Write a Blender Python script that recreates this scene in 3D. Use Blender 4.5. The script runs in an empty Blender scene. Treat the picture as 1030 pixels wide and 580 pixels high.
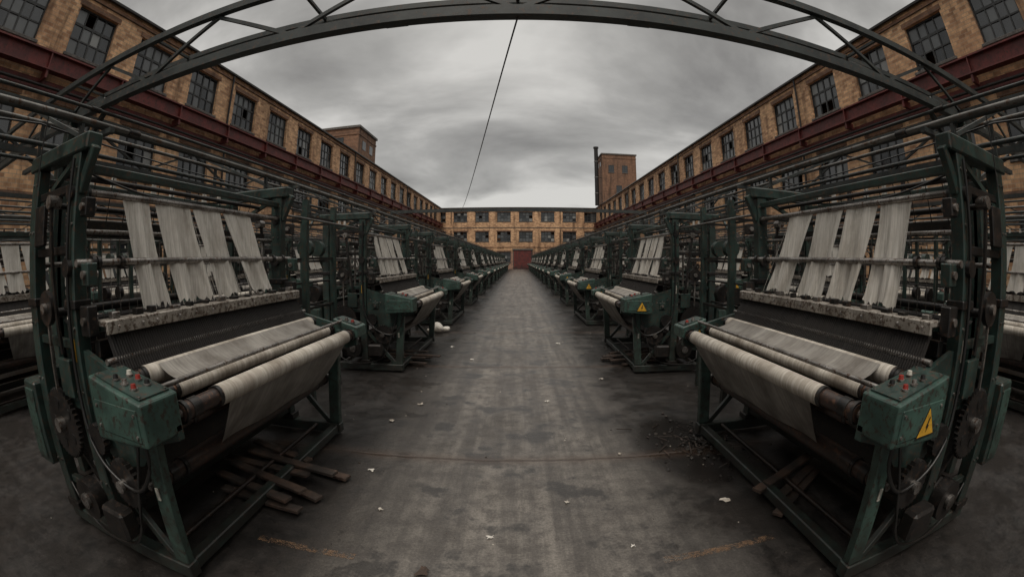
import bpy, math, random, bmesh
from mathutils import Vector, Matrix
random.seed(7)
D = bpy.data; C = bpy.context
def link(o): C.scene.collection.objects.link(o); return o

# ---------------------------------------------------------------- materials
def mat(name):
    m = D.materials.new(name); m.use_nodes = True
    nt = m.node_tree; b = nt.nodes["Principled BSDF"]
    return m, nt, b
def N(nt, t, **k):
    n = nt.nodes.new(t)
    for a, v in k.items(): setattr(n, a, v)
    return n
def ramp(nt, fac, stops):
    r = N(nt, 'ShaderNodeValToRGB'); e = r.color_ramp.elements
    while len(e) < len(stops): e.new(0.5)
    for i, (p, c) in enumerate(stops):
        e[i].position = p; e[i].color = (*c, 1) if len(c) == 3 else c
    nt.links.new(fac, r.inputs[0]); return r.outputs[0]
def noise(nt, vec, scale, detail=4, rough=.6):
    n = N(nt, 'ShaderNodeTexNoise'); n.inputs['Scale'].default_value = scale
    n.inputs['Detail'].default_value = detail; n.inputs['Roughness'].default_value = rough
    if vec: nt.links.new(vec, n.inputs['Vector'])
    return n.outputs['Fac']
def mix(nt, fac, a, b, bt='MIX'):
    m = N(nt, 'ShaderNodeMix', data_type='RGBA', blend_type=bt)
    for s, v in ((m.inputs[0], fac), (m.inputs[6], a), (m.inputs[7], b)):
        if isinstance(v, (int, float)): s.default_value = v
        elif isinstance(v, tuple): s.default_value = (*v, 1)
        else: nt.links.new(v, s)
    return m.outputs[2]
def math_(nt, op, a, b=None, c=None, clamp=False):
    m = N(nt, 'ShaderNodeMath', operation=op); m.use_clamp = clamp
    for i, v in enumerate((a, b, c)):
        if v is None: continue
        if isinstance(v, (int, float)): m.inputs[i].default_value = v
        else: nt.links.new(v, m.inputs[i])
    return m.outputs[0]
def bump(nt, b, h, st=.3, dist=.01):
    n = N(nt, 'ShaderNodeBump'); n.inputs['Strength'].default_value = st; n.inputs['Distance'].default_value = dist
    nt.links.new(h, n.inputs['Height']); nt.links.new(n.outputs[0], b.inputs['Normal'])
def worn(name, c1, c2, rust, rustamt=.62, rough=.5, metal=0.0, scale=6, bs=.12):
    m, nt, b = mat(name)
    tc = N(nt, 'ShaderNodeTexCoord'); oi = N(nt, 'ShaderNodeObjectInfo')
    add = N(nt, 'ShaderNodeVectorMath', operation='ADD')
    sc = N(nt, 'ShaderNodeVectorMath', operation='SCALE'); sc.inputs[3].default_value = 37.0
    cb = N(nt, 'ShaderNodeCombineXYZ'); nt.links.new(oi.outputs['Random'], cb.inputs[0]); nt.links.new(oi.outputs['Random'], cb.inputs[1])
    nt.links.new(cb.outputs[0], sc.inputs[0]); nt.links.new(tc.outputs['Object'], add.inputs[0]); nt.links.new(sc.outputs[0], add.inputs[1])
    v = add.outputs[0]
    n1 = noise(nt, v, scale, 3); n2 = noise(nt, v, scale * 5, 5, .72)
    base = mix(nt, ramp(nt, n1, [(.36, (0, 0, 0)), (.62, (1, 1, 1))]), c1, c2)
    rm = ramp(nt, n2, [(rustamt - .04, (0, 0, 0)), (min(rustamt + .03, 1), (1, 1, 1))])
    col = mix(nt, rm, base, rust)
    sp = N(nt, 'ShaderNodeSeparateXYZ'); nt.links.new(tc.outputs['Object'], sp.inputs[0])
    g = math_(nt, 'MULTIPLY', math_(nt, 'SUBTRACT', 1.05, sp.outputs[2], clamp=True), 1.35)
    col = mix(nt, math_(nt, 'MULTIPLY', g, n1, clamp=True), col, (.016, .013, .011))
    nt.links.new(col, b.inputs['Base Color'])
    nt.links.new(math_(nt, 'MULTIPLY_ADD', n2, .7, rough - .35), b.inputs['Roughness'])
    b.inputs['Metallic'].default_value = metal
    if bs: bump(nt, b, n2, bs, .004)
    return m
def flat(name, c, rough=.6, metal=0):
    return worn(name, c, tuple(x * .7 for x in c), tuple(x * .45 for x in c), .62, rough, metal, 9, 0)

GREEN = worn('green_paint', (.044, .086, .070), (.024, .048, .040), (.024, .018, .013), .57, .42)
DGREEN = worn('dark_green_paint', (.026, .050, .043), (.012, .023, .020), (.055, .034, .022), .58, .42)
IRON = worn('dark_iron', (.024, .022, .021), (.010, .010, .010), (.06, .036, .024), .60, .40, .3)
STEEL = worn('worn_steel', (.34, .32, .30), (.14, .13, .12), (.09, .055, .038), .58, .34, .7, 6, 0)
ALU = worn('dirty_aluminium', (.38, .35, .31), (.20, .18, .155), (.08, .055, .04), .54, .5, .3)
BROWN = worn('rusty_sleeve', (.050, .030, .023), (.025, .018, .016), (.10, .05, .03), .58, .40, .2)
RED = flat('red_knob_paint', (.30, .03, .02), .4)
BLACK = flat('black_plastic', (.010, .010, .010), .4)
YEL = flat('yellow_sign_paint', (.62, .34, .03), .5)
WHITE = flat('white_label', (.5, .48, .42), .6)
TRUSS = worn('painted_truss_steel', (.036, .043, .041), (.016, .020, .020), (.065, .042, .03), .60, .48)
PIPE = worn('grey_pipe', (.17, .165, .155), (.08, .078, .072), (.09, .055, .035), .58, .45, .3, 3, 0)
REDB = worn('red_oxide_steel', (.16, .028, .023), (.085, .018, .017), (.05, .03, .022), .60, .6, 0, 2)
CONC = worn('weathered_coping', (.14, .13, .12), (.08, .075, .07), (.04, .037, .033), .6, .85)
FRAME = worn('window_frame_paint', (.040, .041, .042), (.02, .022, .022), (.05, .035, .025), .64, .6, 0, 6, 0)
WOOD = worn('old_wood', (.12, .068, .044), (.055, .036, .026), (.16, .105, .075), .62, .8)
RUBB = flat('rubble_grey', (.08, .066, .053), .9)

def cloth_mat(name, c1, c2, axis, freq, dirt, lo=.42, trans=0):
    m, nt, b = mat(name)
    tc = N(nt, 'ShaderNodeTexCoord')
    mp = N(nt, 'ShaderNodeMapping'); nt.links.new(tc.outputs['Object'], mp.inputs[0])
    sc = [2, 2, 2]; sc[axis] = freq; mp.inputs['Scale'].default_value = sc
    n = noise(nt, mp.outputs[0], 1.0, 4, .65)
    n2 = noise(nt, tc.outputs['Object'], 3.5, 5)
    col = mix(nt, ramp(nt, n, [(.38, (0, 0, 0)), (.60, (1, 1, 1))]), c2, c1)
    col = mix(nt, ramp(nt, n2, [(lo, (0, 0, 0)), (lo + .3, (.8, .8, .8))]), col, dirt)
    nt.links.new(col, b.inputs['Base Color']); b.inputs['Roughness'].default_value = .9
    bump(nt, b, n, .35, .004)
    if trans:
        tr = N(nt, 'ShaderNodeBsdfTranslucent'); ms = N(nt, 'ShaderNodeMixShader'); ms.inputs[0].default_value = trans
        nt.links.new(col, tr.inputs['Color']); nt.links.new(b.outputs[0], ms.inputs[1]); nt.links.new(tr.outputs[0], ms.inputs[2])
        nt.links.new(ms.outputs[0], nt.nodes['Material Output'].inputs[0])
    return m
YARN = cloth_mat('warp_fabric', (.78, .75, .69), (.56, .53, .48), 1, 90, (.42, .375, .32), .48, .3)
ROLL = cloth_mat('cloth_roll', (.52, .485, .43), (.34, .31, .265), 1, 50, (.15, .12, .09), .38)
CLOTH = cloth_mat('hanging_grey_cloth', (.27, .255, .23), (.19, .18, .165), 1, 70, (.075, .062, .052), .36)
DTHREAD = cloth_mat('black_thread', (.011, .010, .010), (.022, .020, .019), 1, 120, (.02, .016, .014))

def brick_mat(name, c1, c2, mortar, stain):
    m, nt, b = mat(name)
    geo = N(nt, 'ShaderNodeNewGeometry')
    sp = N(nt, 'ShaderNodeSeparateXYZ'); nt.links.new(geo.outputs['Position'], sp.inputs[0])
    sn = N(nt, 'ShaderNodeSeparateXYZ'); nt.links.new(geo.outputs['True Normal'], sn.inputs[0])
    ax = math_(nt, 'GREATER_THAN', math_(nt, 'ABSOLUTE', sn.outputs[0]), .5)
    u = math_(nt, 'ADD', math_(nt, 'MULTIPLY', sp.outputs[1], ax), math_(nt, 'MULTIPLY', sp.outputs[0], math_(nt, 'SUBTRACT', 1, ax)))
    cb = N(nt, 'ShaderNodeCombineXYZ'); nt.links.new(u, cb.inputs[0]); nt.links.new(sp.outputs[2], cb.inputs[1])
    br = N(nt, 'ShaderNodeTexBrick'); nt.links.new(cb.outputs[0], br.inputs['Vector'])
    br.inputs['Scale'].default_value = 1; br.inputs['Brick Width'].default_value = .38; br.inputs['Row Height'].default_value = .14
    br.inputs['Mortar Size'].default_value = .014; br.inputs['Mortar Smooth'].default_value = .3; br.inputs['Bias'].default_value = -.25
    br.inputs['Color1'].default_value = (*c1, 1); br.inputs['Color2'].default_value = (*c2, 1); br.inputs['Mortar'].default_value = (*mortar, 1)
    n1 = noise(nt, geo.outputs['Position'], .35, 5, .65)
    mp = N(nt, 'ShaderNodeMapping'); mp.inputs['Scale'].default_value = (1.3, 1.3, .16); nt.links.new(geo.outputs['Position'], mp.inputs[0])
    n2 = noise(nt, mp.outputs[0], 1.0, 5, .65)
    n3 = noise(nt, geo.outputs['Position'], 3.2, 5, .7)
    col = mix(nt, ramp(nt, n1, [(.44, (0, 0, 0)), (.74, (.6, .6, .6))]), br.outputs['Color'], stain)
    col = mix(nt, ramp(nt, n2, [(.50, (0, 0, 0)), (.68, (.75, .75, .75))]), col, tuple(x * .35 for x in stain))
    col = mix(nt, .6, col, ramp(nt, n3, [(.35, (.42, .42, .42)), (.6, (1, 1, 1))]), 'MULTIPLY')
    nt.links.new(col, b.inputs['Base Color']); b.inputs['Roughness'].default_value = .9
    return m
BRICK = brick_mat('tan_brick', (.80, .49, .27), (.22, .09, .045), (.48, .36, .25), (.34, .18, .10))
BRICKD = brick_mat('dark_brick', (.27, .14, .08), (.14, .07, .045), (.17, .13, .10), (.11, .07, .05))
BRICKR = brick_mat('ground_floor_brick', (.44, .24, .17), (.27, .13, .09), (.32, .26, .2), (.2, .13, .1))

def glass(name, c, r):
    m, nt, b = mat(name); b.inputs['Roughness'].default_value = r
    geo = N(nt, 'ShaderNodeNewGeometry'); n = noise(nt, geo.outputs['Position'], 1.6, 4)
    nt.links.new(mix(nt, n, c, tuple(x * .35 for x in c)), b.inputs['Base Color'])
    b.inputs['Specular IOR Level'].default_value = .8
    return m
G1 = glass('dark_glass', (.03, .036, .042), .1); G2 = glass('dusty_glass', (.12, .13, .135), .3); G3 = glass('pale_pane', (.32, .33, .32), .5)

# ---------------------------------------------------------------- mesh builder
class MB:
    def __init__(s): s.v = []; s.f = []; s.m = []; s.s = []; s.mats = []
    def mi(s, m):
        if m not in s.mats: s.mats.append(m)
        return s.mats.index(m)
    def add(s, vs, fs, m, sm=False):
        o = len(s.v); i = s.mi(m); s.v += [tuple(v) for v in vs]
        for k, f in enumerate(fs):
            s.f.append(tuple(o + a for a in f)); s.m.append(i); s.s.append(sm if isinstance(sm, bool) else sm[k])
    def box(s, a, b, m, ch=0, M=None):
        a, b = [min(p, q) for p, q in zip(a, b)], [max(p, q) for p, q in zip(a, b)]
        if ch:
            bm = bmesh.new(); bmesh.ops.create_cube(bm, size=1)
            for v in bm.verts:
                v.co = Vector([a[i] + (v.co[i] + .5) * (b[i] - a[i]) for i in range(3)])
            bmesh.ops.bevel(bm, geom=bm.edges[:], offset=ch, segments=1, affect='EDGES', profile=.6)
            bm.verts.index_update()
            vs = [v.co.copy() for v in bm.verts]; fs = [[v.index for v in f.verts] for f in bm.faces]; bm.free()
        else:
            vs = [Vector((x, y, z)) for x in (a[0], b[0]) for y in (a[1], b[1]) for z in (a[2], b[2])]
            fs = [(0, 1, 3, 2), (4, 6, 7, 5), (0, 4, 5, 1), (2, 3, 7, 6), (0, 2, 6, 4), (1, 5, 7, 3)]
        if M: vs = [M @ v for v in vs]
        s.add(vs, fs, m)
    def bar(s, p, q, w, h, m, ch=0):
        p = Vector(p); q = Vector(q); d = q - p; L = d.length
        up = Vector((0, 0, 1)) if abs(d.normalized().z) < .95 else Vector((0, 1, 0))
        z = d.normalized(); x = up.cross(z).normalized(); y = z.cross(x)
        M = Matrix((x, y, z)).transposed().to_4x4(); M.translation = p
        s.box((-w / 2, -h / 2, 0), (w / 2, h / 2, L), m, ch, M)
    def cyl(s, p, q, r, m, n=12, r2=None, caps=True):
        p = Vector(p); q = Vector(q); d = (q - p).normalized(); r2 = r if r2 is None else r2
        up = Vector((0, 0, 1)) if abs(d.z) < .9 else Vector((1, 0, 0))
        x = up.cross(d).normalized(); y = d.cross(x); vs = []
        for i in range(n):
            a = 2 * math.pi * i / n; e = x * math.cos(a) + y * math.sin(a)
            vs += [p + e * r, q + e * r2]
        fs = [(2 * i, 2 * ((i + 1) % n), 2 * ((i + 1) % n) + 1, 2 * i + 1) for i in range(n)]; sm = [True] * n
        if caps:
            fs += [tuple(2 * i for i in range(n))[::-1], tuple(2 * i + 1 for i in range(n))]; sm += [False, False]
            o = len(vs); vs += [Vector(v) for v in vs]
            fs[-2] = tuple(o + k for k in fs[-2]); fs[-1] = tuple(o + k for k in fs[-1])
        s.add(vs, fs, m, sm)
    def gear(s, c, r, y0, y1, m, teeth=24):
        n = teeth * 2; vs = []
        for y in (y0, y1):
            for i in range(n):
                rr = r if (i % 2) else r * .91; a = 2 * math.pi * i / n
                vs.append((c[0] + rr * math.cos(a), y, c[1] + rr * math.sin(a)))
        fs = [(i, (i + 1) % n, n + (i + 1) % n, n + i) for i in range(n)] + [tuple(range(n))[::-1], tuple(range(n, 2 * n))]
        s.add(vs, fs, m)
    def tube(s, pts, r, m, n=6):
        pts = [Vector(p) for p in pts]; vs = []
        for i, p in enumerate(pts):
            d = (pts[min(i + 1, len(pts) - 1)] - pts[max(i - 1, 0)]).normalized()
            up = Vector((0, 0, 1)) if abs(d.z) < .9 else Vector((0, 1, 0))
            x = up.cross(d).normalized(); y = d.cross(x)
            vs += [p + (x * math.cos(2 * math.pi * k / n) + y * math.sin(2 * math.pi * k / n)) * r for k in range(n)]
        fs = [(i * n + k, i * n + (k + 1) % n, (i + 1) * n + (k + 1) % n, (i + 1) * n + k) for i in range(len(pts) - 1) for k in range(n)]
        s.add(vs, fs, m, True)
    def sheet(s, fn, nu, nv, m):
        vs = [fn(i / nu, j / nv) for i in range(nu + 1) for j in range(nv + 1)]
        fs = [(i * (nv + 1) + j, (i + 1) * (nv + 1) + j, (i + 1) * (nv + 1) + j + 1, i * (nv + 1) + j + 1) for i in range(nu) for j in range(nv)]
        s.add(vs, fs, m, True)
    def mesh(s, name, mirror=False):
        me = D.meshes.new(name)
        v = [(-a, b, c) for a, b, c in s.v] if mirror else s.v
        f = [t[::-1] for t in s.f] if mirror else s.f
        me.from_pydata(v, [], f)
        for m in s.mats: me.materials.append(m)
        me.polygons.foreach_set('material_index', s.m); me.polygons.foreach_set('use_smooth', s.s)
        me.update(); return me
def obj(name, me, loc=(0, 0, 0), parent=None):
    o = D.objects.new(name, me); o.location = loc; link(o)
    if parent: o.parent = parent
    return o

# ---------------------------------------------------------------- loom
U0 = 2.35; L = 2.5
def catmull(pts, k=6):
    out = []
    for i in range(len(pts) - 1):
        p0 = Vector(pts[max(i - 1, 0)]); p1 = Vector(pts[i]); p2 = Vector(pts[i + 1]); p3 = Vector(pts[min(i + 2, len(pts) - 1)])
        for j in range(k):
            t = j / k
            out.append(.5 * ((2 * p1) + (p2 - p0) * t + (2 * p0 - 5 * p1 + 4 * p2 - p3) * t * t + (3 * p1 - p0 - 3 * p2 + p3) * t ** 3))
    out.append(Vector(pts[-1])); return out

def build_loom(sign, seed, hi=True):
    R = random.Random(seed); b = MB(); X = lambda u: u - U0
    c_ = (lambda v: v) if hi else (lambda v: 0)
    B = lambda u0, u1, y0, y1, z0, z1, m, ch=0: b.box((X(u0), y0, z0), (X(u1), y1, z1), m, c_(ch))
    CY = lambda u, z, y0, y1, r, m, n=14: b.cyl((X(u), y0, z), (X(u), y1, z), r, m, n if hi else max(6, n // 2))
    for e, ye in enumerate((0, L)):
        s = -1 if e == 0 else 1
        for u in (2.35, 2.98):
            B(u - .055, u + .055, ye - .055, ye + .055, .13, 2.34, DGREEN, .008)
            B(u - .085, u + .085, ye - .075, ye + .075, .13, .19, IRON, .006)
            B(u - .075, u + .075, ye - .07, ye + .07, 1.5, 1.55, IRON, .006)
        B(2.22, 3.10, ye - .065, ye + .065, 2.34, 2.44, DGREEN, .01)
        b.bar((X(2.31), ye, 2.12), (X(2.20), ye, 2.36), .06, .06, DGREEN, c_(.006))
        b.bar((X(2.94), ye, 2.10), (X(2.42), ye, 2.33), .035, .035, DGREEN)
        for z in (.36, .95, 1.30, 1.82, 2.16):
            B(2.406, 2.924, ye - .025, ye + .025, z - .025, z + .025, DGREEN if z < 1.5 else IRON, .005)
        b.bar((X(2.4), ye, .4), (X(2.93), ye, .92), .03, .03, IRON)
        B(1.74, 3.08, ye - .05, ye + .05, .03, .13, DGREEN, .008)
        b.bar((X(1.80), ye, .13), (X(1.74), ye, .96), .11, .07, GREEN, c_(.008))
        b.bar((X(1.86), ye, .13), (X(2.33), ye, .66), .04, .05, DGREEN, c_(.004))
        pts = [(1.50, .93), (1.50, 1.00), (1.62, 1.10), (2.0, 1.20), (2.29, 1.28), (2.29, .76), (2.08, .66), (1.86, .72), (1.72, .86)]
        vs = [(X(u), ye - .022, z) for u, z in pts] + [(X(u), ye + .022, z) for u, z in pts]; n = len(pts)
        b.add(vs, [tuple(range(n))[::-1], tuple(range(n, 2 * n))] + [(i, (i + 1) % n, n + (i + 1) % n, n + i) for i in range(n)], DGREEN)
        o = ye + s * .058
        tt = 1 if hi else .5
        b.gear((X(2.02), .60), .145, min(o, o + s * .04), max(o, o + s * .04), IRON, int(26 * tt))
        b.gear((X(2.20), .82), .09, min(o, o + s * .05), max(o, o + s * .05), IRON, int(18 * tt))
        b.gear((X(2.66), .82), .22, min(o, o + s * .035), max(o, o + s * .035), IRON, int(40 * tt))
        CY(2.02, .60, ye, o + s * .09, .035, STEEL); CY(2.66, .82, ye, o + s * .09, .045, STEEL)
        for k in range(5):
            a = k * 1.257; CY(2.66 + .13 * math.cos(a), .82 + .13 * math.sin(a), o, o + s * .04, .035, BLACK, 10)
        CY(2.50, .38, ye + s * .06, ye + s * .16, .13, IRON, 20); CY(2.50, .38, ye + s * .16, ye + s * .19, .05, STEEL)
        CY(2.66, 1.50, o, o + s * .04, .10, IRON, 20); CY(2.66, 1.50, o, o + s * .07, .03, STEEL)
        CY(2.35, 1.72, ye - .09, ye + .09, .05, IRON); CY(2.35, 2.12, ye - .08, ye + .08, .045, IRON)
        b.bar((X(2.66), o + s * .02, 1.50), (X(2.66), o + s * .02, .82), .02, .02, STEEL)
        b.bar((X(2.50), ye + s * .07, 1.25), (X(2.62), ye + s * .07, 2.1), .03, .02, IRON)
        CY(2.62, 2.1, ye, ye + s * .1, .04, STEEL)
        B(2.44, 2.60, ye - .07 if s < 0 else ye + .03, ye - .03 if s < 0 else ye + .07, 1.0, 1.22, DGREEN, .006)
        B(2.74, 2.90, ye - .07 if s < 0 else ye + .03, ye - .03 if s < 0 else ye + .07, 1.86, 2.1, IRON, .006)
        for k, (u, z, w, h) in enumerate(((2.16, 1.36, .10, .16), (2.14, 1.62, .08, .12), (2.18, 1.98, .07, .10), (2.10, .98, .10, .10))):
            B(u, u + w, ye - .04, ye + .04, z, z + h, (IRON, DGREEN)[k % 2], .006)
            CY(u + w / 2, z + h / 2, ye - .06, ye + .06, .022, STEEL, 10)
        if hi:
            for z in (.5, 1.05, 1.4, 1.95, 2.25):
                for u in (2.32, 2.38, 2.95, 3.01): CY(u, z, ye - .065, ye + .065, .009, STEEL, 6)
            for k in range(7): CY(1.75 + k * .08, 1.0 + .02 * k, ye - .03, ye + .03, .012, STEEL, 6)
    B(1.76, 1.84, .05, L - .05, .04, .12, DGREEN, .008)
    B(2.94, 3.02, .05, L - .05, .04, .12, DGREEN, .008)
    B(2.31, 2.39, .05, L - .05, .20, .27, DGREEN, .006)
    B(2.94, 3.02, .05, L - .05, 1.02, 1.10, DGREEN, .006)
    B(2.95, 3.01, .05, L - .05, 2.24, 2.30, DGREEN, .006)
    B(2.32, 2.37, .05, L - .05, 2.24, 2.29, DGREEN, .006)
    b.tube([(X(2.0), .05, .10), (X(2.0), L - .05, .10)], .02, BROWN)
    B(2.09, 2.21, .05, L - .05, 1.405, 1.44, ALU, .006)
    B(2.078, 2.10, .05, L - .05, 1.365, 1.437, ALU, .004)
    for k in range(13):
        y = .12 + k * .185 + R.uniform(-.03, .03)
        B(2.12, 2.17, y, y + R.uniform(.03, .08), 1.44, 1.46 + R.random() * .02, IRON if k % 3 else STEEL, .004)
        if hi: CY(2.072, 1.40, y, y + .014, .012, STEEL, 8)
    # dark reed / comb face
    for k in range(110 if hi else 16):
        y = .08 + k * (L - .16) / (109 if hi else 15)
        b.bar((X(2.106), y, 1.36), (X(2.004), y, 1.18), .005, .006, DTHREAD)
    b.sheet(lambda a, c: (X(2.115 - .105 * c), .06 + a * (L - .12), 1.37 - .22 * c), 4, 2, DTHREAD)
    B(1.985, 2.045, .05, L - .05, 1.145, 1.17, IRON, .004)
    B(2.18, 2.24, .04, L - .04, 1.24, 1.33, IRON, .005)
    def roller(u, z, r, m, y0, y1, er=None, sleeve=BROWN):
        CY(u, z, -.03, L + .03, .022, STEEL, 10)
        CY(u, z, y0, y1, r, m, 28)
        er = er or r * .8
        CY(u, z, .07, y0, er, sleeve, 20); CY(u, z, y1, L - .07, er, sleeve, 20)
        for y in (.075, y0 - .03, y1 + .005, L - .10): CY(u, z, y, y + .025, er * 1.25, IRON, 20)
        CY(u, z, .14, .21, er * 1.12, STEEL if r > .06 else IRON, 18)
    roller(1.55, 1.03, .058, ROLL, .40, L - .20)
    roller(1.74, 1.075, .045, ROLL, .26, L - .18)
    roller(1.95, 1.135, .058, ROLL, .20, L - .12)
    roller(1.68, .93, .04, BROWN, .3, L - .3)
    roller(1.86, .60, .06, BROWN, .3, L - .3, .05)
    CY(1.645, 1.15, -.1, L + .1, .014, STEEL, 8)
    CY(1.84, 1.02, 0, L, .03, BROWN, 10)
    CY(2.06, 1.235, 0, L, .018, STEEL, 8)
    b.sheet(lambda a, c: (X(1.755 + .165 * c), .30 + a * (L - .52), 1.118 + .07 * c - .014 * math.sin(math.pi * c)), 6, 4, CLOTH)
    b.sheet(lambda a, c: (X(1.494 + .27 * c + .02 * math.sin(a * 7) * c), .45 + a * (L - .72) + .16 * c * (1 - a), 1.02 - .38 * c - .02 * math.sin(math.pi * c) + .012 * math.sin(a * 11 + 1) * c), 24, 8, CLOTH)
    b.sheet(lambda a, c: (X(1.60 + .1 * c), .36 + a * (L - .6), .985 - .05 * c), 3, 2, DTHREAD)
    edges = [(.36, .63), (.68, 1.07), (1.10, 1.46), (1.50, 1.92)] if sign == 0 else [(.40, .72), (.74, 1.10), (1.14, 1.50), (1.54, 1.92)]
    for si, (ya, yb) in enumerate(edges):
        sk = .08 + .14 * si / 3 + R.uniform(-.03, .03); ph = R.random() * 6; nn = 26 if hi else 8
        edge = [R.uniform(-.02, .03) for _ in range(nn + 1)]
        def fn(a, c):
            i = int(round(a * nn)); zb = 1.465 + edge[i] * (1 if c == 1 else 0)
            yc = (ya + yb) / 2; sq = 1 - .10 * math.sin(math.pi * c * .85)
            y = yc + (ya + a * (yb - ya) - yc) * sq + sk * c
            u = 2.338 - .14 * c + (.022 * math.sin(ph + a * 9 + c * 2.5) + .011 * math.sin(ph * 2 + a * 23)) * c ** .7
            return (X(u), y, 2.15 + (zb - 2.15) * c)
        b.sheet(fn, nn, 12 if hi else 5, YARN)
        b.sheet(lambda a, c: (X(2.338 + .05 * c), ya + a * (yb - ya), 2.15 + .012 * math.sin(math.pi * c) - .02 * c), 3, 3, YARN)
        if hi:
            for k in range(5):
                y = ya + sk + R.random() * (yb - ya)
                b.tube([(X(2.335), y - sk, 2.13), (X(2.25), y - sk * .4 + R.uniform(-.02, .02), 1.78), (X(2.17), y + R.uniform(-.04, .04), 1.45)], .0015, YARN, 3)
    CY(2.335, 2.128, -.02, L + .02, .022, STEEL, 12)
    CY(2.25, 1.74, -.06, L + .06, .022, STEEL, 12)
    for y in (.06, .10, .3, L - .3, L - .12): CY(2.25, 1.74, y, y + .03, .038, IRON, 14)
    CY(2.42, 1.92, 0, L, .016, STEEL, 10); CY(2.75, 2.1, 0, L, .02, IRON, 10)
    CY(2.98, 1.75, 0, L, .018, STEEL, 10); CY(2.85, 1.45, 0, L, .03, IRON, 12); CY(2.6, 2.26, 0, L, .018, IRON, 8)
    for u in (2.46, 2.54, 2.62):
        zo = R.uniform(-.04, .04)
        B(u - .012, u + .012, .12, L - .12, 1.92 + zo, 1.97 + zo, IRON); B(u - .012, u + .012, .12, L - .12, 1.22 + zo, 1.28 + zo, IRON)
        B(u - .012, u + .012, .12, .15, 1.28 + zo, 1.92 + zo, STEEL); B(u - .012, u + .012, L - .15, L - .12, 1.28 + zo, 1.92 + zo, STEEL)
    if hi:
        for k in range(26):
            y = .18 + k * (L - .36) / 25
            b.cyl((X(2.54), y, 1.26), (X(2.54), y, 1.95), .003, STEEL, 3, caps=False)
    for k in range(14 if hi else 6):
        y = .15 + k * (L - .3) / (13 if hi else 5)
        b.cyl((X(2.70), y, 1.95), (X(2.62), y, 2.30), .005, IRON, 4, caps=False)
    CY(2.72, .80, .12, L - .12, .21, DTHREAD, 28)
    for y in (.10, L - .13): CY(2.72, .80, y, y + .03, .29, IRON, 32)
    CY(2.40, .50, .08, L - .08, .09, BROWN, 18)
    B(2.1, 2.14, .08, L - .08, .45, .75, IRON); B(2.55, 2.9, .3, L - .3, .14, .30, IRON, .01)
    b.sheet(lambda a, c: (X(2.62 + .3 * c), .2 + a * (L - .4), 1.40 - .06 * math.sin(c * 3)), 8, 3, DTHREAD)
    def cbox(u0, u1, y0, y1, z0, z1, big):
        mz = z1 - .08
        vs = [(u0, y0, z0 + .03), (u1, y0, z0), (u1, y1, z0), (u0, y1, z0 + .03), (u0, y0, mz), (u1, y0, z1), (u1, y1, z1), (u0, y1, mz)]
        bm = bmesh.new(); bv = [bm.verts.new((X(a), c, d)) for a, c, d in vs]
        for f in ((3, 2, 1, 0), (4, 5, 6, 7), (0, 1, 5, 4), (1, 2, 6, 5), (2, 3, 7, 6), (3, 0, 4, 7)): bm.faces.new([bv[i] for i in f])
        bmesh.ops.bevel(bm, geom=bm.edges[:], offset=.016, segments=3 if hi else 1, affect='EDGES', profile=.6)
        bm.verts.index_update(); b.add([v.co.copy() for v in bm.verts], [[v.index for v in f.verts] for f in bm.faces], GREEN); bm.free()
        sl = (z1 - mz) / (u1 - u0)
        def top(u): return mz + (u - u0) * sl
        m_ = .03
        q = [(u0 + m_, y0 + m_), (u1 - m_, y0 + m_), (u1 - m_, y1 - m_), (u0 + m_, y1 - m_)]
        vs = [(X(a), c, top(a) + .001) for a, c in q] + [(X(a), c, top(a) + .009) for a, c in q]
        b.add(vs, [(4, 5, 6, 7), (0, 1, 5, 4), (1, 2, 6, 5), (2, 3, 7, 6), (3, 0, 4, 7)], DGREEN)
        n = 3 if big else 2
        for i in range(n):
            for j in range(2 if big else 1):
                u = u0 + (u1 - u0) * (.3 + .5 * i / n); y = y0 + (y1 - y0) * (.32 + .36 * j)
                mm = [RED, BLACK, STEEL, RED, BLACK, WHITE][(i * 2 + j) % 6]
                b.cyl((X(u), y, top(u) + .008), (X(u), y, top(u) + .016), .022, STEEL, 14)
                b.cyl((X(u), y, top(u) + .016), (X(u), y, top(u) + .034), .016, mm, 14, r2=.013)
        if hi:
            for (u, y) in ((u0 + .045, y0 + .045), (u1 - .045, y0 + .045), (u1 - .045, y1 - .045), (u0 + .045, y1 - .045)):
                b.cyl((X(u), y, top(u) + .008), (X(u), y, top(u) + .014), .008, STEEL, 8)
            for u in (u0 + .055, u1 - .055):
                for z in (z0 + .08, mz - .05): b.cyl((X(u), y0 - .012, z), (X(u), y0 - .005, z), .008, STEEL, 8)
        B(u0 + .035, u1 - .035, y0 - .006, y0 + .002, z0 + .055, mz - .025, GREEN, .003)
        if sign:
            cx, cz, h = X((u0 + u1) / 2 + .05), (z0 + mz) / 2 - .005, (.085 if big else .06); y = y0 - .008
            def tri(hh, yy, m):
                a = [(cx + hh * math.sin(t), cz - hh * .15 + hh * math.cos(t)) for t in (0, 2.094, -2.094)]
                b.add([(p, yy, q_) for p, q_ in a] + [(p, yy + .002, q_) for p, q_ in a], [(0, 1, 2), (0, 3, 4, 1), (1, 4, 5, 2), (2, 5, 3, 0)], m)
            tri(h * 1.12, y, BLACK); tri(h * .98, y - .003, YEL)
            zz = [(.10, .50), (-.22, -.08), (-.02, -.06), (-.16, -.42), (.22, .06), (.02, .04), (.26, .50)]
            b.add([(cx + p * h * .75, y - .006, cz - h * .1 + q_ * h * .95) for p, q_ in zz], [(0, 1, 2, 5, 6), (2, 3, 4, 5)], BLACK)
    cbox(1.50, 1.93, -.24, .03, .93, 1.235, True)
    cbox(1.47, 1.72, L - .06, L + .18, .97, 1.18, False)
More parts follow.
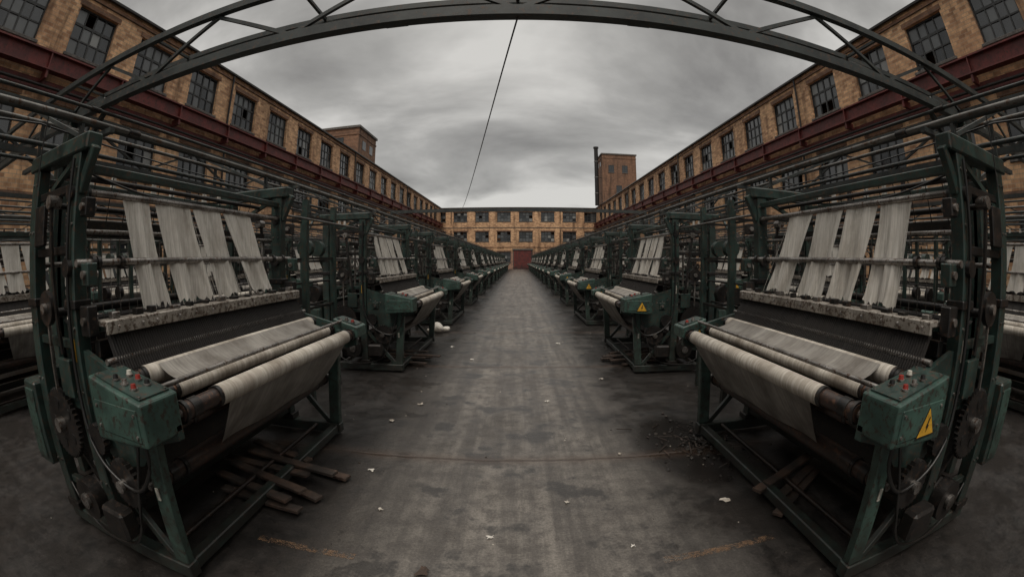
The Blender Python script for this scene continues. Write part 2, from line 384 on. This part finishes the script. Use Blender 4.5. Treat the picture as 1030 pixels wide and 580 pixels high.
    B(1.77, 1.795, -.045, -.038, .55, .62, WHITE); B(2.335, 2.365, -.063, -.056, 1.22, 1.34, YEL if not sign else WHITE)
    B(3.04, 3.26, -.12, .18, .45, 1.02, DGREEN, .015); B(3.07, 3.23, -.135, -.115, .50, .97, GREEN, .005)
    B(2.02, 2.24, -.22, -.09, .28, .46, IRON, .02)
    b.tube(catmull([(X(1.7), -.1, .94), (X(1.72), -.1, .76), (X(1.9), -.11, .60), (X(2.2), -.12, .74), (X(2.33), -.08, 1.1), (X(2.33), -.08, 2.3)]), .012, BLACK, 6)
    b.tube(catmull([(X(1.8), -.05, .94), (X(1.86), -.10, .66), (X(2.05), -.14, .24), (X(2.6), -.1, .16), (X(3.1), 0, .45)]), .010, BLACK, 6)
    b.tube(catmull([(X(2.42), L + .08, 2.34), (X(2.44), L + .12, 1.9), (X(2.40), L + .10, 1.3), (X(2.2), L + .14, .8), (X(1.65), L + .08, .98)]), .010, BLACK, 6)
    b.tube(catmull([(X(2.6), .1, 2.32), (X(2.55), .8, 2.20), (X(2.6), 1.6, 2.22), (X(2.6), L - .1, 2.32)]), .008, BLACK, 6)
    for k in range(9):
        y = .25 + k * .25
        b.cyl((X(2.98), y, 2.30), (X(2.98), y, 2.40), .03, YARN if k % 3 else BROWN, 8, r2=.02)
    return b
meshes = {}
for side in (-1, 1):
    for hi in (True, False):
        meshes[side, hi] = build_loom(1 if side > 0 else 0, 3 if side > 0 else 5, hi).mesh('power_loom', side < 0)
Y0 = 1.42; PER = 5.1; ROW = 4.5
for side in (-1, 1):
    for r in range(3):
        for i in range(15):
            x = U0 + r * ROW + (.03 if side > 0 else 0)
            hi = i < 3 and r == 0
            o = obj('power_loom', meshes[side, hi], (side * x + random.uniform(-.02, .02) * (i > 0), Y0 + i * PER + (random.uniform(-.06, .06) if i else 0) + r * .35, 0))
            if i: o.rotation_euler.z = random.uniform(-.008, .008)

# ---------------------------------------------------------------- overhead pipe racks (one bay per object)
def rack_bay(seed, stand=True):
    b = MB(); R = random.Random(seed); y0, y1 = 0, PER
    for u, z, r, m in ((2.26, 2.50, .016, PIPE), (2.60, 2.60, .018, TRUSS), (2.98, 2.52, .018, TRUSS), (3.35, 2.78, .018, PIPE), (3.35, 2.50, .014, TRUSS), (2.85, 2.80, .014, TRUSS)):
        b.cyl((u, y0, z), (u, y1, z), r, m, 8, caps=False)
        b.cyl((u, .3, z), (u, .4, z), r * 1.5, IRON, 8)
    b.box((3.665, y0, 2.98), (3.735, y1, 3.05), TRUSS); b.box((3.675, y0, 2.62), (3.725, y1, 2.67), TRUSS)
    y = 0
    while y < y1 - .1:
        b.bar((3.70, y, 2.67), (3.70, y + .85, 2.98), .022, .022, TRUSS); b.bar((3.70, y + .85, 2.98), (3.70, y + 1.7, 2.67), .022, .022, TRUSS)
        y += 1.7
    for ye in (0.1, .1 + L):
        b.box((2.18, ye - .02, 2.445), (3.66, ye + .02, 2.475), TRUSS)
        b.box((2.585, ye - .015, 2.475), (2.615, ye + .015, 2.59), TRUSS)
        b.bar((2.5, ye, 2.47), (3.66, ye, 2.96), .028, .028, TRUSS)
        b.box((3.335, ye - .015, 2.475), (3.365, ye + .015, 2.765), TRUSS)
    b.box((3.65, .50, 0), (3.75, .60, 2.62), DGREEN, .006); b.box((3.58, .45, 0), (3.82, .65, .02), IRON)
    b.bar((3.7, .55, 2.1), (3.7, 1.1, 2.62), .035, .035, DGREEN)
    for _ in range(4):
        yy = R.random() * PER; u, z = R.choice(((2.60, 2.58), (2.98, 2.50), (3.35, 2.48)))
        b.cyl((u, yy, z), (u, yy, z - R.uniform(.25, .9)), .005, BLACK, 5)
    if stand:
        for z, u in ((1.1, 2.98), (1.75, 2.98), (2.2, 2.42), (1.42, 2.9)):
            b.cyl((u, L + .05, z), (u, PER - .05, z), .014, IRON if z < 2 else PIPE, 7)
        ya, yb = L + .9, L + 1.75
        for yy in (ya, yb):
            for u in (2.5, 2.95): b.box((u - .035, yy - .035, 0), (u + .035, yy + .035, 2.44), DGREEN)
            for z in (.5, 1.1, 1.7, 2.2): b.box((2.535, yy - .018, z), (2.915, yy + .018, z + .03), IRON)
        for z in (.5, 1.1, 1.7, 2.2):
            for u in (2.5, 2.95): b.box((u - .015, ya + .035, z + .032), (u + .015, yb - .035, z + .06), IRON)
        for q in range(6):
            z = (.56, 1.16, 1.76)[q % 3]; yy = ya + .15 + .12 * q
            b.cyl((2.72, yy, z + .12), (2.72, yy + .1, z + .12), .11, (BROWN, IRON, DGREEN)[q % 3], 12)
    pts = [(3.2, PER * k / 10, 2.72 - .10 * math.sin(k / 10 * math.pi)) for k in range(11)]
    b.tube(pts, .008, BLACK, 5)
    return b
bays = {(s, k): rack_bay(20 + k, k < 2).mesh('pipe_rack_bay', s < 0) for s in (-1, 1) for k in range(3)}
for side in (-1, 1):
    for r in range(3):
        for i in range(-1, 15):
            obj('overhead_pipe_rack', bays[side, 2 if i < 0 else i % 2], (side * r * ROW, Y0 + i * PER, 0))

# ---------------------------------------------------------------- cross trusses
def cross(y, z, x0, x1, full):
    b = MB()
    if full:
        b.box((x0, y - .035, z), (x1, y + .035, z + .012), TRUSS); b.box((x0, y + .022, z + .012), (x1, y + .035, z + .075), TRUSS)
        b.box((x0, y - .035, z + .012), (x1, y - .022, z + .06), TRUSS)
        y2, z2 = y - .02, z + .36
        b.box((x0, y2 - .025, z2), (x1, y2 + .025, z2 + .05), TRUSS)
        y3, z3 = y + .42, z + .36
        b.box((x0, y3 - .02, z3), (x1, y3 + .02, z3 + .04), TRUSS)
        n = int((x1 - x0) / .62); w = (x1 - x0) / n
        for k in range(n):
            a = x0 + k * w; s = k % 2
            b.bar((a, y, z + (.05 if s else .36)), (a + w, y, z + (.36 if s else .05)), .024, .024, TRUSS)
            b.bar((a, y3 if s else y + .02, z3 if s else z + .05), (a + w, y + .02 if s else y3, z + .05 if s else z3), .02, .02, TRUSS)
            if s: b.bar((a, y2, z2 + .02), (a, y3, z3 + .02), .02, .02, TRUSS)
            if s == 0:
                b.box((a - .06, y + .036, z + .002), (a + .06, y + .043, z + .10), TRUSS)
                for dx in (-.035, .035): b.cyl((a + dx, y + .02, z + .04), (a + dx, y + .052, z + .04), .009, STEEL, 6)
        for side in (-1, 1):
            xc = side * 3.70
            b.bar((xc, y + .08, z - .45), (xc - side * .5, y + .08, z), .04, .04, TRUSS)
            b.box((xc - .05, y - .05, 0), (xc + .05, y + .05, z - .005), DGREEN, .006)
            b.box((xc - .14, y + .046, z - .12), (xc + .14, y + .058, z + .14), TRUSS)
            for dx in (-.1, 0, .1): b.cyl((xc + dx, y + .03, z - .06), (xc + dx, y + .072, z - .06), .012, STEEL, 8)
            b.bar((xc + side * .05, y + .1, 2.4), (xc + side * 1.4, y + .1, z), .04, .04, TRUSS)
    else:
        b.box((x0, y - .04, z), (x1, y + .04, z + .09), TRUSS)
        for xx in (x0, x1): b.box((xx - .05, y - .05, 0), (xx + .05, y + .05, z), TRUSS)
    obj('steel_roof_truss' if full else 'steel_cross_beam', b.mesh('truss'))
cross(2.02, 2.94, -12, 12, True)
cross(12.6, 3.07, -3.7, 3.7, False)
b = MB(); p0 = Vector((0.0, 2.02, 2.94)); p1 = Vector((-1.62, 12.6, 3.12)); pts = []
for k in range(41):
    t = k / 40; p = p0.lerp(p1, t); p.z -= .16 * 4 * t * (1 - t); pts.append(p)
b.tube(pts, .0048, BLACK, 6); obj('hanging_cable', b.mesh('cable'))

# ---------------------------------------------------------------- buildings
XW = 15.0; YF = 86.0; HB = 11.8
def building(kind, s0, s1, pitch, ww, phase):
    if kind == 'L': P = lambda s, d, z: (-XW + d, s, z)
    elif kind == 'R': P = lambda s, d, z: (XW - d, s, z)
    else: P = lambda s, d, z: (s, YF - d, z)
    R = random.Random(ord(kind[0]))
    root = D.objects.new('brick_factory_building', None); link(root)
    w = MB(); fr = MB(); gl = MB(); tr = MB()
    def BX(b, sa, sb, da, db, za, zb, m, ch=0): b.box(P(sa, da, za), P(sb, db, zb), m, ch)
    rows = [(1.3, 3.5), (5.25, 7.25), (9.15, 11.1)]
    if kind == 'F': rows = [(1.3, 3.3), (5.3, 7.2), (9.15, 10.95)]
    zs = [0] + [z for r in rows for z in r] + [HB]
    T = .42
    for k in range(0, len(zs), 2): BX(w, s0, s1, -T, 0, zs[k], zs[k + 1], BRICKR if (kind == 'F' and k == 0) else BRICK)
    n = int((s1 - s0 - phase) // pitch)
    cs = [s0 + phase + pitch * (i + .5) for i in range(n)]
    for ri, (za, zb) in enumerate(rows):
        prev = s0
        for c in cs + [None]:
            e = (c - ww / 2) if c is not None else s1
            BX(w, prev, e, -T, 0, za, zb, BRICKR if (kind == 'F' and ri == 0) else BRICK)
            if c is None: break
            prev = c + ww / 2
            gate = kind == 'F' and ri == 0 and abs(c - 1.0) < pitch / 2
            a0, a1 = c - ww / 2, c + ww / 2
            if gate: continue
            fw = .07
            BX(fr, a0, a1, -.26, -.14, za, za + fw, FRAME); BX(fr, a0, a1, -.26, -.14, zb - fw, zb, FRAME)
            BX(fr, a0, a0 + fw, -.26, -.14, za + fw, zb - fw, FRAME); BX(fr, a1 - fw, a1, -.26, -.14, za + fw, zb - fw, FRAME)
            nc, nr = 4, 3; cw = (a1 - a0 - 2 * fw) / nc; chh = (zb - za - 2 * fw) / nr
            for i in range(1, nc):
                h = .035 if i != 2 else .05
                BX(fr, a0 + fw + i * cw - h, a0 + fw + i * cw + h, -.24, -.16, za + fw, zb - fw, FRAME)
            for j in range(1, nr):
                zz = za + fw + j * chh; h = .03 if j != 2 else .05
                BX(fr, a0 + fw, a1 - fw, -.235, -.165, zz - h, zz + h, FRAME)
            broken = R.random() < .12
            for i in range(nc):
                for j in range(nr):
                    q = R.random(); m = G1 if q < .48 else (G2 if q < .90 else G3)
                    if R.random() < (.25 if broken else .03): continue
                    sa = a0 + fw + i * cw; zz = za + fw + j * chh; t1, t2 = R.uniform(-.012, .012), R.uniform(-.012, .012)
                    gl.add([P(sa, -.2 + t1, zz), P(sa + cw, -.2 + t2, zz), P(sa + cw, -.2 - t1, zz + chh), P(sa, -.2 - t2, zz + chh)], [(0, 1, 2, 3)], m)
            BX(tr, a0 - .1, a1 + .1, -.13, .07, za - .12, za - .003, CONC, .012)
            BX(tr, a0 - .12, a1 + .12, .002, .03, zb + .003, zb + .22, BRICKD)
    BX(w, s0, s1, -12, -T - .5, 0, HB - .25, BRICKD)
    BX(w, s0, s1, -T - .5, -T, HB - .45, HB - .3, CONC)
    BX(w, s0, s0 + .4, -T - .5, -T, 0, HB - .5, BRICK); BX(w, s1 - .4, s1, -T - .5, -T, 0, HB - .5, BRICK)
    BX(tr, s0, s1, .002, .05, 4.1, 4.25, BRICKD)
    BX(tr, s0, s1, .002, .08, HB - .32, HB - .2, BRICKD)
    BX(tr, s0 - .05, s1 + .05, -T - .06, .14, HB, HB + .10, CONC, .02)
    BX(tr, s0, s1, .145, .21, HB - .06, HB + .04, IRON)
    if kind == 'F': BX(tr, s0, s1, .002, .06, 7.9, 8.02, CONC)
    else:
        BX(tr, s0, s1, .25, .60, 8.08, 8.13, REDB); BX(tr, s0, s1, .25, .60, 8.68, 8.74, REDB); BX(tr, s0, s1, .40, .45, 8.13, 8.68, REDB)
        BX(tr, s0, s1, .002, .08, 7.55, 7.9, REDB)
        for c in cs:
            BX(tr, c + pitch / 2 - .06, c + pitch / 2 + .06, .085, .56, 7.8, 8.078, REDB)
            BX(tr, c + pitch / 2 - .03, c + pitch / 2 + .03, .455, .58, 8.135, 8.675, REDB)
        tr.cyl(P(s0, .34, 7.6), P(s1, .34, 7.6), .06, IRON, 8)
    for i, c in enumerate(cs):
        if i % 5 == 2:
            a = c + pitch / 2 + .3
            tr.cyl(P(a, .16, .2), P(a, .16, 7.5), .06, IRON, 8); tr.cyl(P(a, .12, 8.8), P(a, .12, HB - .1), .06, IRON, 8)
    if kind == 'F':
        BX(tr, -1, 2.6, .01, .06, 0.0, 3.62, FRAME)
        for k in range(12): BX(tr, -.88 + k * .28, -.63 + k * .28, .062, .09, .05, 3.5, REDB)
        BX(tr, -1.2, 2.8, .01, .2, 3.63, 3.9, CONC)
        for a in (-9, 9.5): BX(tr, a, a + 1.5, .01, .06, 0, 2.4, REDB)
    for nm, bb in (('walls', w), ('window_frames', fr), ('window_glass', gl), ('trim', tr)):
        obj(nm, bb.mesh(nm), parent=root)
building('L', -14, 85.5, 4.0, 2.35, .1)
building('R', -14, 85.5, 4.0, 2.35, .9)
building('F', -26, 26, 4.2, 2.6, .1)

def tower(name, x0, x1, y0, y1, z0, z1, m, wins, face):
    b = MB(); b.box((x0, y0, z0), (x1, y1, z1), m)
    b.box((x0 - .15, y0 - .15, z1), (x1 + .15, y1 + .15, z1 + .25), CONC, .02)
    b.box((x0 - .06, y0 - .06, z1 - .7), (x1 + .06, y1 + .06, z1 - .55), BRICKD)
    for (cx, cz, w, h) in wins:
        b.box((cx - w / 2, y0 - .03, cz - h / 2), (cx + w / 2, y0 - .005, cz + h / 2), G1)
        b.box((cx - w / 2 - .08, y0 - .08, cz - h / 2 - .12), (cx + w / 2 + .08, y0 - .004, cz - h / 2), CONC)
        for k in (-.5, 0, .5): b.box((cx + k * w - .03, y0 - .06, cz - h / 2), (cx + k * w + .03, y0 - .031, cz + h / 2), FRAME)
        b.box((cx - w / 2, y0 - .06, cz + h / 2 - .05), (cx + w / 2, y0 - .031, cz + h / 2 + .05), FRAME)
    xf = x1 if face > 0 else x0
    for k in range(2):
        yy = y0 + (y1 - y0) * (.3 + .4 * k); a, c = (xf + .005, xf + .03) if face > 0 else (xf - .03, xf - .005)
        b.box((a, yy - .5, z1 - 2.0), (c, yy + .5, z1 - 1.1), G1)
    obj(name, b.mesh(name))
tower('rooftop_brick_penthouse', -19.6, -15.5, 40.5, 46, HB - .3, 14.9, BRICKD, [(-17.6, 13.5, .9, .9)], 1)
tower('brick_tower', 15.3, 21.8, 80, 85.4, HB - .3, 21.3, BRICKD, [(17, 18.6, 1.0, 1.3), (19.6, 18.6, 1.0, 1.3), (18.4, 14.8, 1.0, 1.3)], -1)
b = MB(); b.cyl((14.4, 81, HB), (14.4, 81, 22.6), .38, IRON, 16); b.cyl((14.4, 81, 22.6), (14.4, 81, 22.9), .5, IRON, 16)
for z in (14, 17, 20): b.cyl((14.4, 81, z), (14.4, 81, z + .12), .44, STEEL, 16); b.box((14.4, 80.95, z), (15.3, 81.05, z + .08), IRON)
obj('metal_chimney', b.mesh('chimney'))

# ---------------------------------------------------------------- ground
m, nt, bs = mat('worn_yard_floor')
geo = N(nt, 'ShaderNodeNewGeometry'); pos = geo.outputs['Position']
sp = N(nt, 'ShaderNodeSeparateXYZ'); nt.links.new(pos, sp.inputs[0])
n1 = noise(nt, pos, .7, 6, .65); n2 = noise(nt, pos, 7, 7, .75); n3 = noise(nt, pos, 60, 4, .75); n4 = noise(nt, pos, 1.9, 6, .65)
mp = N(nt, 'ShaderNodeMapping'); mp.inputs['Scale'].default_value = (5.5, .28, 1); nt.links.new(pos, mp.inputs[0]); n5 = noise(nt, mp.outputs[0], 1, 6, .65)
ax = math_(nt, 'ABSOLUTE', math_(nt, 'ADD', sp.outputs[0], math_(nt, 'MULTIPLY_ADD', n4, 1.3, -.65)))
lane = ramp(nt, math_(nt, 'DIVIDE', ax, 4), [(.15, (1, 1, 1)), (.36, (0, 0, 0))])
dark = mix(nt, ramp(nt, n2, [(.38, (0, 0, 0)), (.62, (1, 1, 1))]), (.011, .0098, .009), (.037, .032, .029))  # dirty machine-side asphalt, its colour also darkened to stand in for lens vignetting
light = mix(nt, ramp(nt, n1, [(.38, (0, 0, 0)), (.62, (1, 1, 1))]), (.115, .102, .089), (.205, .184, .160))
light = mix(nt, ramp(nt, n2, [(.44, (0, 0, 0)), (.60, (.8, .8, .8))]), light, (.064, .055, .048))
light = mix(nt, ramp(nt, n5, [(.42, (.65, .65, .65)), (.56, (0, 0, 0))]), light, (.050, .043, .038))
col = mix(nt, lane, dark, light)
col = mix(nt, ramp(nt, n4, [(.54, (0, 0, 0)), (.60, (.8, .8, .8))]), col, (.026, .023, .021))
# oily stain beside the right-hand loom
dx = math_(nt, 'SUBTRACT', sp.outputs[0], 1.55); dy = math_(nt, 'SUBTRACT', sp.outputs[1], 3.7)
dd = math_(nt, 'ADD', math_(nt, 'MULTIPLY', dx, dx), math_(nt, 'MULTIPLY', math_(nt, 'MULTIPLY', dy, dy), .35))
st = ramp(nt, math_(nt, 'ADD', dd, math_(nt, 'MULTIPLY_ADD', n4, .6, -.3)), [(.12, (1, 1, 1)), (.26, (0, 0, 0))])
col = mix(nt, math_(nt, 'MULTIPLY', st, .85), col, (.012, .010, .009))
yj = math_(nt, 'ADD', sp.outputs[1], math_(nt, 'MULTIPLY', n4, .06))
fj = math_(nt, 'ABSOLUTE', math_(nt, 'SUBTRACT', math_(nt, 'FRACT', math_(nt, 'DIVIDE', math_(nt, 'ADD', yj, 1.6), 3.45)), .5))
joint = ramp(nt, fj, [(.0030, (1, 1, 1)), (.006, (0, 0, 0))])
col = mix(nt, math_(nt, 'MULTIPLY', joint, .85), col, (.020, .015, .012))
rs = ramp(nt, fj, [(.004, (.6, .6, .6)), (.04, (0, 0, 0))])
col = mix(nt, math_(nt, 'MULTIPLY', rs, n2), col, (.09, .052, .032))
col = mix(nt, .65, col, ramp(nt, n3, [(.36, (.35, .35, .35)), (.60, (1.0, 1.0, 1.0))]), 'MULTIPLY')
sk = ramp(nt, n3, [(.64, (0, 0, 0)), (.68, (1, 1, 1))]); col = mix(nt, math_(nt, 'MULTIPLY', sk, .22), col, (.26, .24, .21))
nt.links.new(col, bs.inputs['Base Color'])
rg = mix(nt, st, ramp(nt, n4, [(.35, (.60, .60, .60)), (.60, (.30, .30, .30))]), (.18, .18, .18))
nt.links.new(rg, bs.inputs['Roughness'])
bump(nt, bs, math_(nt, 'ADD', math_(nt, 'MULTIPLY', n3, .35), math_(nt, 'SUBTRACT', n2, joint)), .35, .012)
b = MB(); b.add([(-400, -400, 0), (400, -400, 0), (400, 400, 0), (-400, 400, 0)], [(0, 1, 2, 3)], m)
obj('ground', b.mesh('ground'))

m, nt, bs = mat('worn_orange_paint'); geo = N(nt, 'ShaderNodeNewGeometry')
n = noise(nt, geo.outputs['Position'], 14, 5, .75)
nt.links.new(ramp(nt, n, [(.44, (0, 0, 0)), (.60, (.5, .5, .5))]), bs.inputs['Alpha']); bs.inputs['Base Color'].default_value = (.22, .125, .065, 1); bs.inputs['Roughness'].default_value = .8
b = MB()
for x0, x1, y in ((-1.62, -.95, 2.0), (.85, 1.62, 2.02)):
    b.add([(x0, y - .03, .004), (x1, y - .015, .004), (x1, y + .045, .004), (x0, y + .03, .004)], [(0, 1, 2, 3)], m)
obj('painted_floor_line', b.mesh('lines'))

# ---------------------------------------------------------------- debris
def rock(b, c, r, m, R, flat_=.6):
    bm = bmesh.new(); bmesh.ops.create_icosphere(bm, subdivisions=1, radius=r)
    for v in bm.verts: v.co *= R.uniform(.6, 1.25); v.co.z *= flat_
    bm.verts.index_update(); b.add([v.co + Vector(c) for v in bm.verts], [[v.index for v in f.verts] for f in bm.faces], m); bm.free()
R = random.Random(11); b = MB()
for k in range(520):
    x = R.uniform(-3.6, 3.6) if R.random() < .4 else R.choice((-1, 1)) * R.uniform(1.2, 3.4); y = R.uniform(.8, 14); r = R.uniform(.003, .010)
    rock(b, (x, y, r * .3), r, R.choice((RUBB, RUBB, WOOD, ROLL)), R)
def scrap(x, y, w, h, m, a):
    ca, sa = math.cos(a), math.sin(a); ph = R.random() * 6
    def fn(p, q):
        px, py = (p - .5) * w * (1 + .3 * math.sin(q * 5 + ph)), (q - .5) * h * (1 + .3 * math.cos(p * 4 + ph))
        return (x + px * ca - py * sa, y + px * sa + py * ca, .006 + .4 * w * abs(math.sin(p * 4 + q * 3 + ph)) * .6)
    b.sheet(fn, 5, 5, m)
for x, y, w, m_ in ((-.52, 1.95, .06, WOOD), (-.17, 2.35, .04, YARN), (-2.7, 1.45, .08, YARN), (-1.5, 1.3, .06, YARN), (.9, 3.6, .04, ROLL), (.35, 5.2, .05, YARN), (-1.15, 5.0, .06, ROLL),
                    (.05, 1.4, .03, YARN), (1.35, 1.5, .05, ROLL), (-.8, 7.5, .06, YARN), (.8, 9, .07, YARN), (.35, 2.8, .03, ROLL), (1.3, 1.25, .10, YARN), (-1.2, 3.2, .04, YARN),
                    (-1.35, 4.4, .05, ROLL), (1.2, 6.2, .05, ROLL), (-.95, 2.6, .03, ROLL), (.7, 2.2, .025, YARN), (1.5, 2.6, .05, ROLL), (-1.3, 8.6, .07, YARN)):
    scrap(x, y, w, w * R.uniform(.6, 1.4), m_, R.random() * 6)
obj('floor_litter', b.mesh('litter'))
b = MB()
for k in range(240):
    a = R.random() * 6.28; d = abs(R.gauss(0, .26)); x = 1.72 + d * math.cos(a) * .9; y = 3.75 + d * math.sin(a) * 1.2; r = R.uniform(.005, .022)
    rock(b, (x, y, max(.004, .03 - d * .1) * R.random() + r * .3), r, R.choice((RUBB, IRON, BROWN, IRON)), R)
for k in range(26):
    a = R.random() * 6.28; x, y = 1.72 + R.gauss(0, .22), 3.75 + R.gauss(0, .3); l = R.uniform(.08, .22)
    b.bar((x, y, .012), (x + l * math.cos(a), y + l * math.sin(a), .012 + R.uniform(0, .03)), .009, .006, R.choice((WOOD, BROWN)))
obj('rubble_pile', b.mesh('rubble'))
def planks(cx, cy, rot, n, l, name='wooden_plank_stack'):
    b = MB()
    for k in range(n):
        a = rot + R.uniform(-.15, .15); x = cx + R.uniform(-.14, .14); y = cy + (k - n / 2) * .11 + R.uniform(-.03, .03); z = .03 + .035 * (k % 3)
        ll = l * R.uniform(.75, 1.1); dx, dy = math.cos(a) * ll / 2, math.sin(a) * ll / 2
        b.bar((x - dx, y - dy, z), (x + dx, y + dy, z + R.uniform(0, .05)), .085, .026, WOOD, .003)
    obj(name, b.mesh(name))
planks(-1.95, 2.85, -.22, 8, 1.0); planks(-1.95, 7.4, -.2, 6, 1.0); planks(1.95, 7.5, .2, 7, 1.0); planks(2.2, 2.6, .5, 3, .8)
b = MB(); rock(b, (0, 0, .14), .22, YARN, R, .75); rock(b, (.18, .12, .09), .14, YARN, R, .7); rock(b, (-.16, -.1, .08), .12, ROLL, R, .7)
o = obj('crumpled_white_sack', b.mesh('sack'), (-1.9, 10.3, 0)); mo = o.modifiers.new('s', 'SUBSURF'); mo.levels = 2; mo.render_levels = 2

# ---------------------------------------------------------------- sky, sun
w = D.worlds.new("World"); C.scene.world = w; w.use_nodes = True; nt = w.node_tree
try: w.cycles.sampling_method = 'NONE'
except Exception: pass
bg = nt.nodes['Background']; tc = N(nt, 'ShaderNodeTexCoord')
EL, AZ = math.radians(55), math.radians(188)
sky = N(nt, 'ShaderNodeTexSky', sky_type='NISHITA'); sky.sun_disc = False; sky.sun_elevation = EL; sky.sun_rotation = AZ
sp = N(nt, 'ShaderNodeSeparateXYZ'); nt.links.new(tc.outputs['Generated'], sp.inputs[0])
zz = math_(nt, 'ADD', math_(nt, 'MAXIMUM', sp.outputs[2], 0), .30)
cb = N(nt, 'ShaderNodeCombineXYZ'); nt.links.new(math_(nt, 'DIVIDE', sp.outputs[0], zz), cb.inputs[0]); nt.links.new(math_(nt, 'DIVIDE', sp.outputs[1], zz), cb.inputs[1])
c1 = N(nt, 'ShaderNodeTexNoise'); c1.inputs['Scale'].default_value = 1.45; c1.inputs['Detail'].default_value = 6; c1.inputs['Roughness'].default_value = .52; c1.inputs['Distortion'].default_value = .3
mp = N(nt, 'ShaderNodeMapping'); mp.inputs['Location'].default_value = (3.3, 1.2, 0); mp.inputs['Scale'].default_value = (.8, 1.15, 1); nt.links.new(cb.outputs[0], mp.inputs[0]); nt.links.new(mp.outputs[0], c1.inputs['Vector'])
cl = ramp(nt, c1.outputs['Fac'], [(.32, (2.3, 2.2, 2.05)), (.46, (3.9, 3.78, 3.55)), (.60, (6.6, 6.42, 6.05))])
zen = ramp(nt, sp.outputs[2], [(.68, (1, 1, 1)), (.95, (4.4, 4.3, 4.15))])  # overcast zenith, brightened above the view to add light on floor and walls
col = mix(nt, 1.0, mix(nt, .94, sky.outputs[0], cl), zen, 'MULTIPLY')
nt.links.new(col, bg.inputs['Color']); bg.inputs['Strength'].default_value = .1
sun = D.lights.new('sun', 'SUN'); sun.energy = 1.5; sun.angle = math.radians(14); sun.color = (1, .92, .82)
so = D.objects.new('sun', sun); link(so)
dv = Vector((math.sin(AZ) * math.cos(EL), math.cos(AZ) * math.cos(EL), math.sin(EL)))
so.rotation_euler = dv.to_track_quat('Z', 'Y').to_euler()

# ---------------------------------------------------------------- camera (real fisheye lens)
cam = D.cameras.new('camera'); co = D.objects.new('camera', cam); link(co); C.scene.camera = co
cam.type = 'PANO'; cam.sensor_fit = 'HORIZONTAL'; cam.sensor_width = 36; cam.sensor_height = 20.25
cam.clip_start = .05; cam.clip_end = 1500
tgt = cam.cycles if hasattr(cam, 'cycles') and hasattr(cam.cycles, 'panorama_type') else cam
tgt.panorama_type = 'FISHEYE_EQUISOLID'; tgt.fisheye_lens = 15.8; tgt.fisheye_fov = math.radians(180)
co.location = (0, 0, 1.7)
co.rotation_euler = (math.radians(90 - 3.6), 0, .0145)
s = C.scene; s.view_settings.view_transform = 'Standard'; s.view_settings.look = 'None'; s.view_settings.exposure = 0
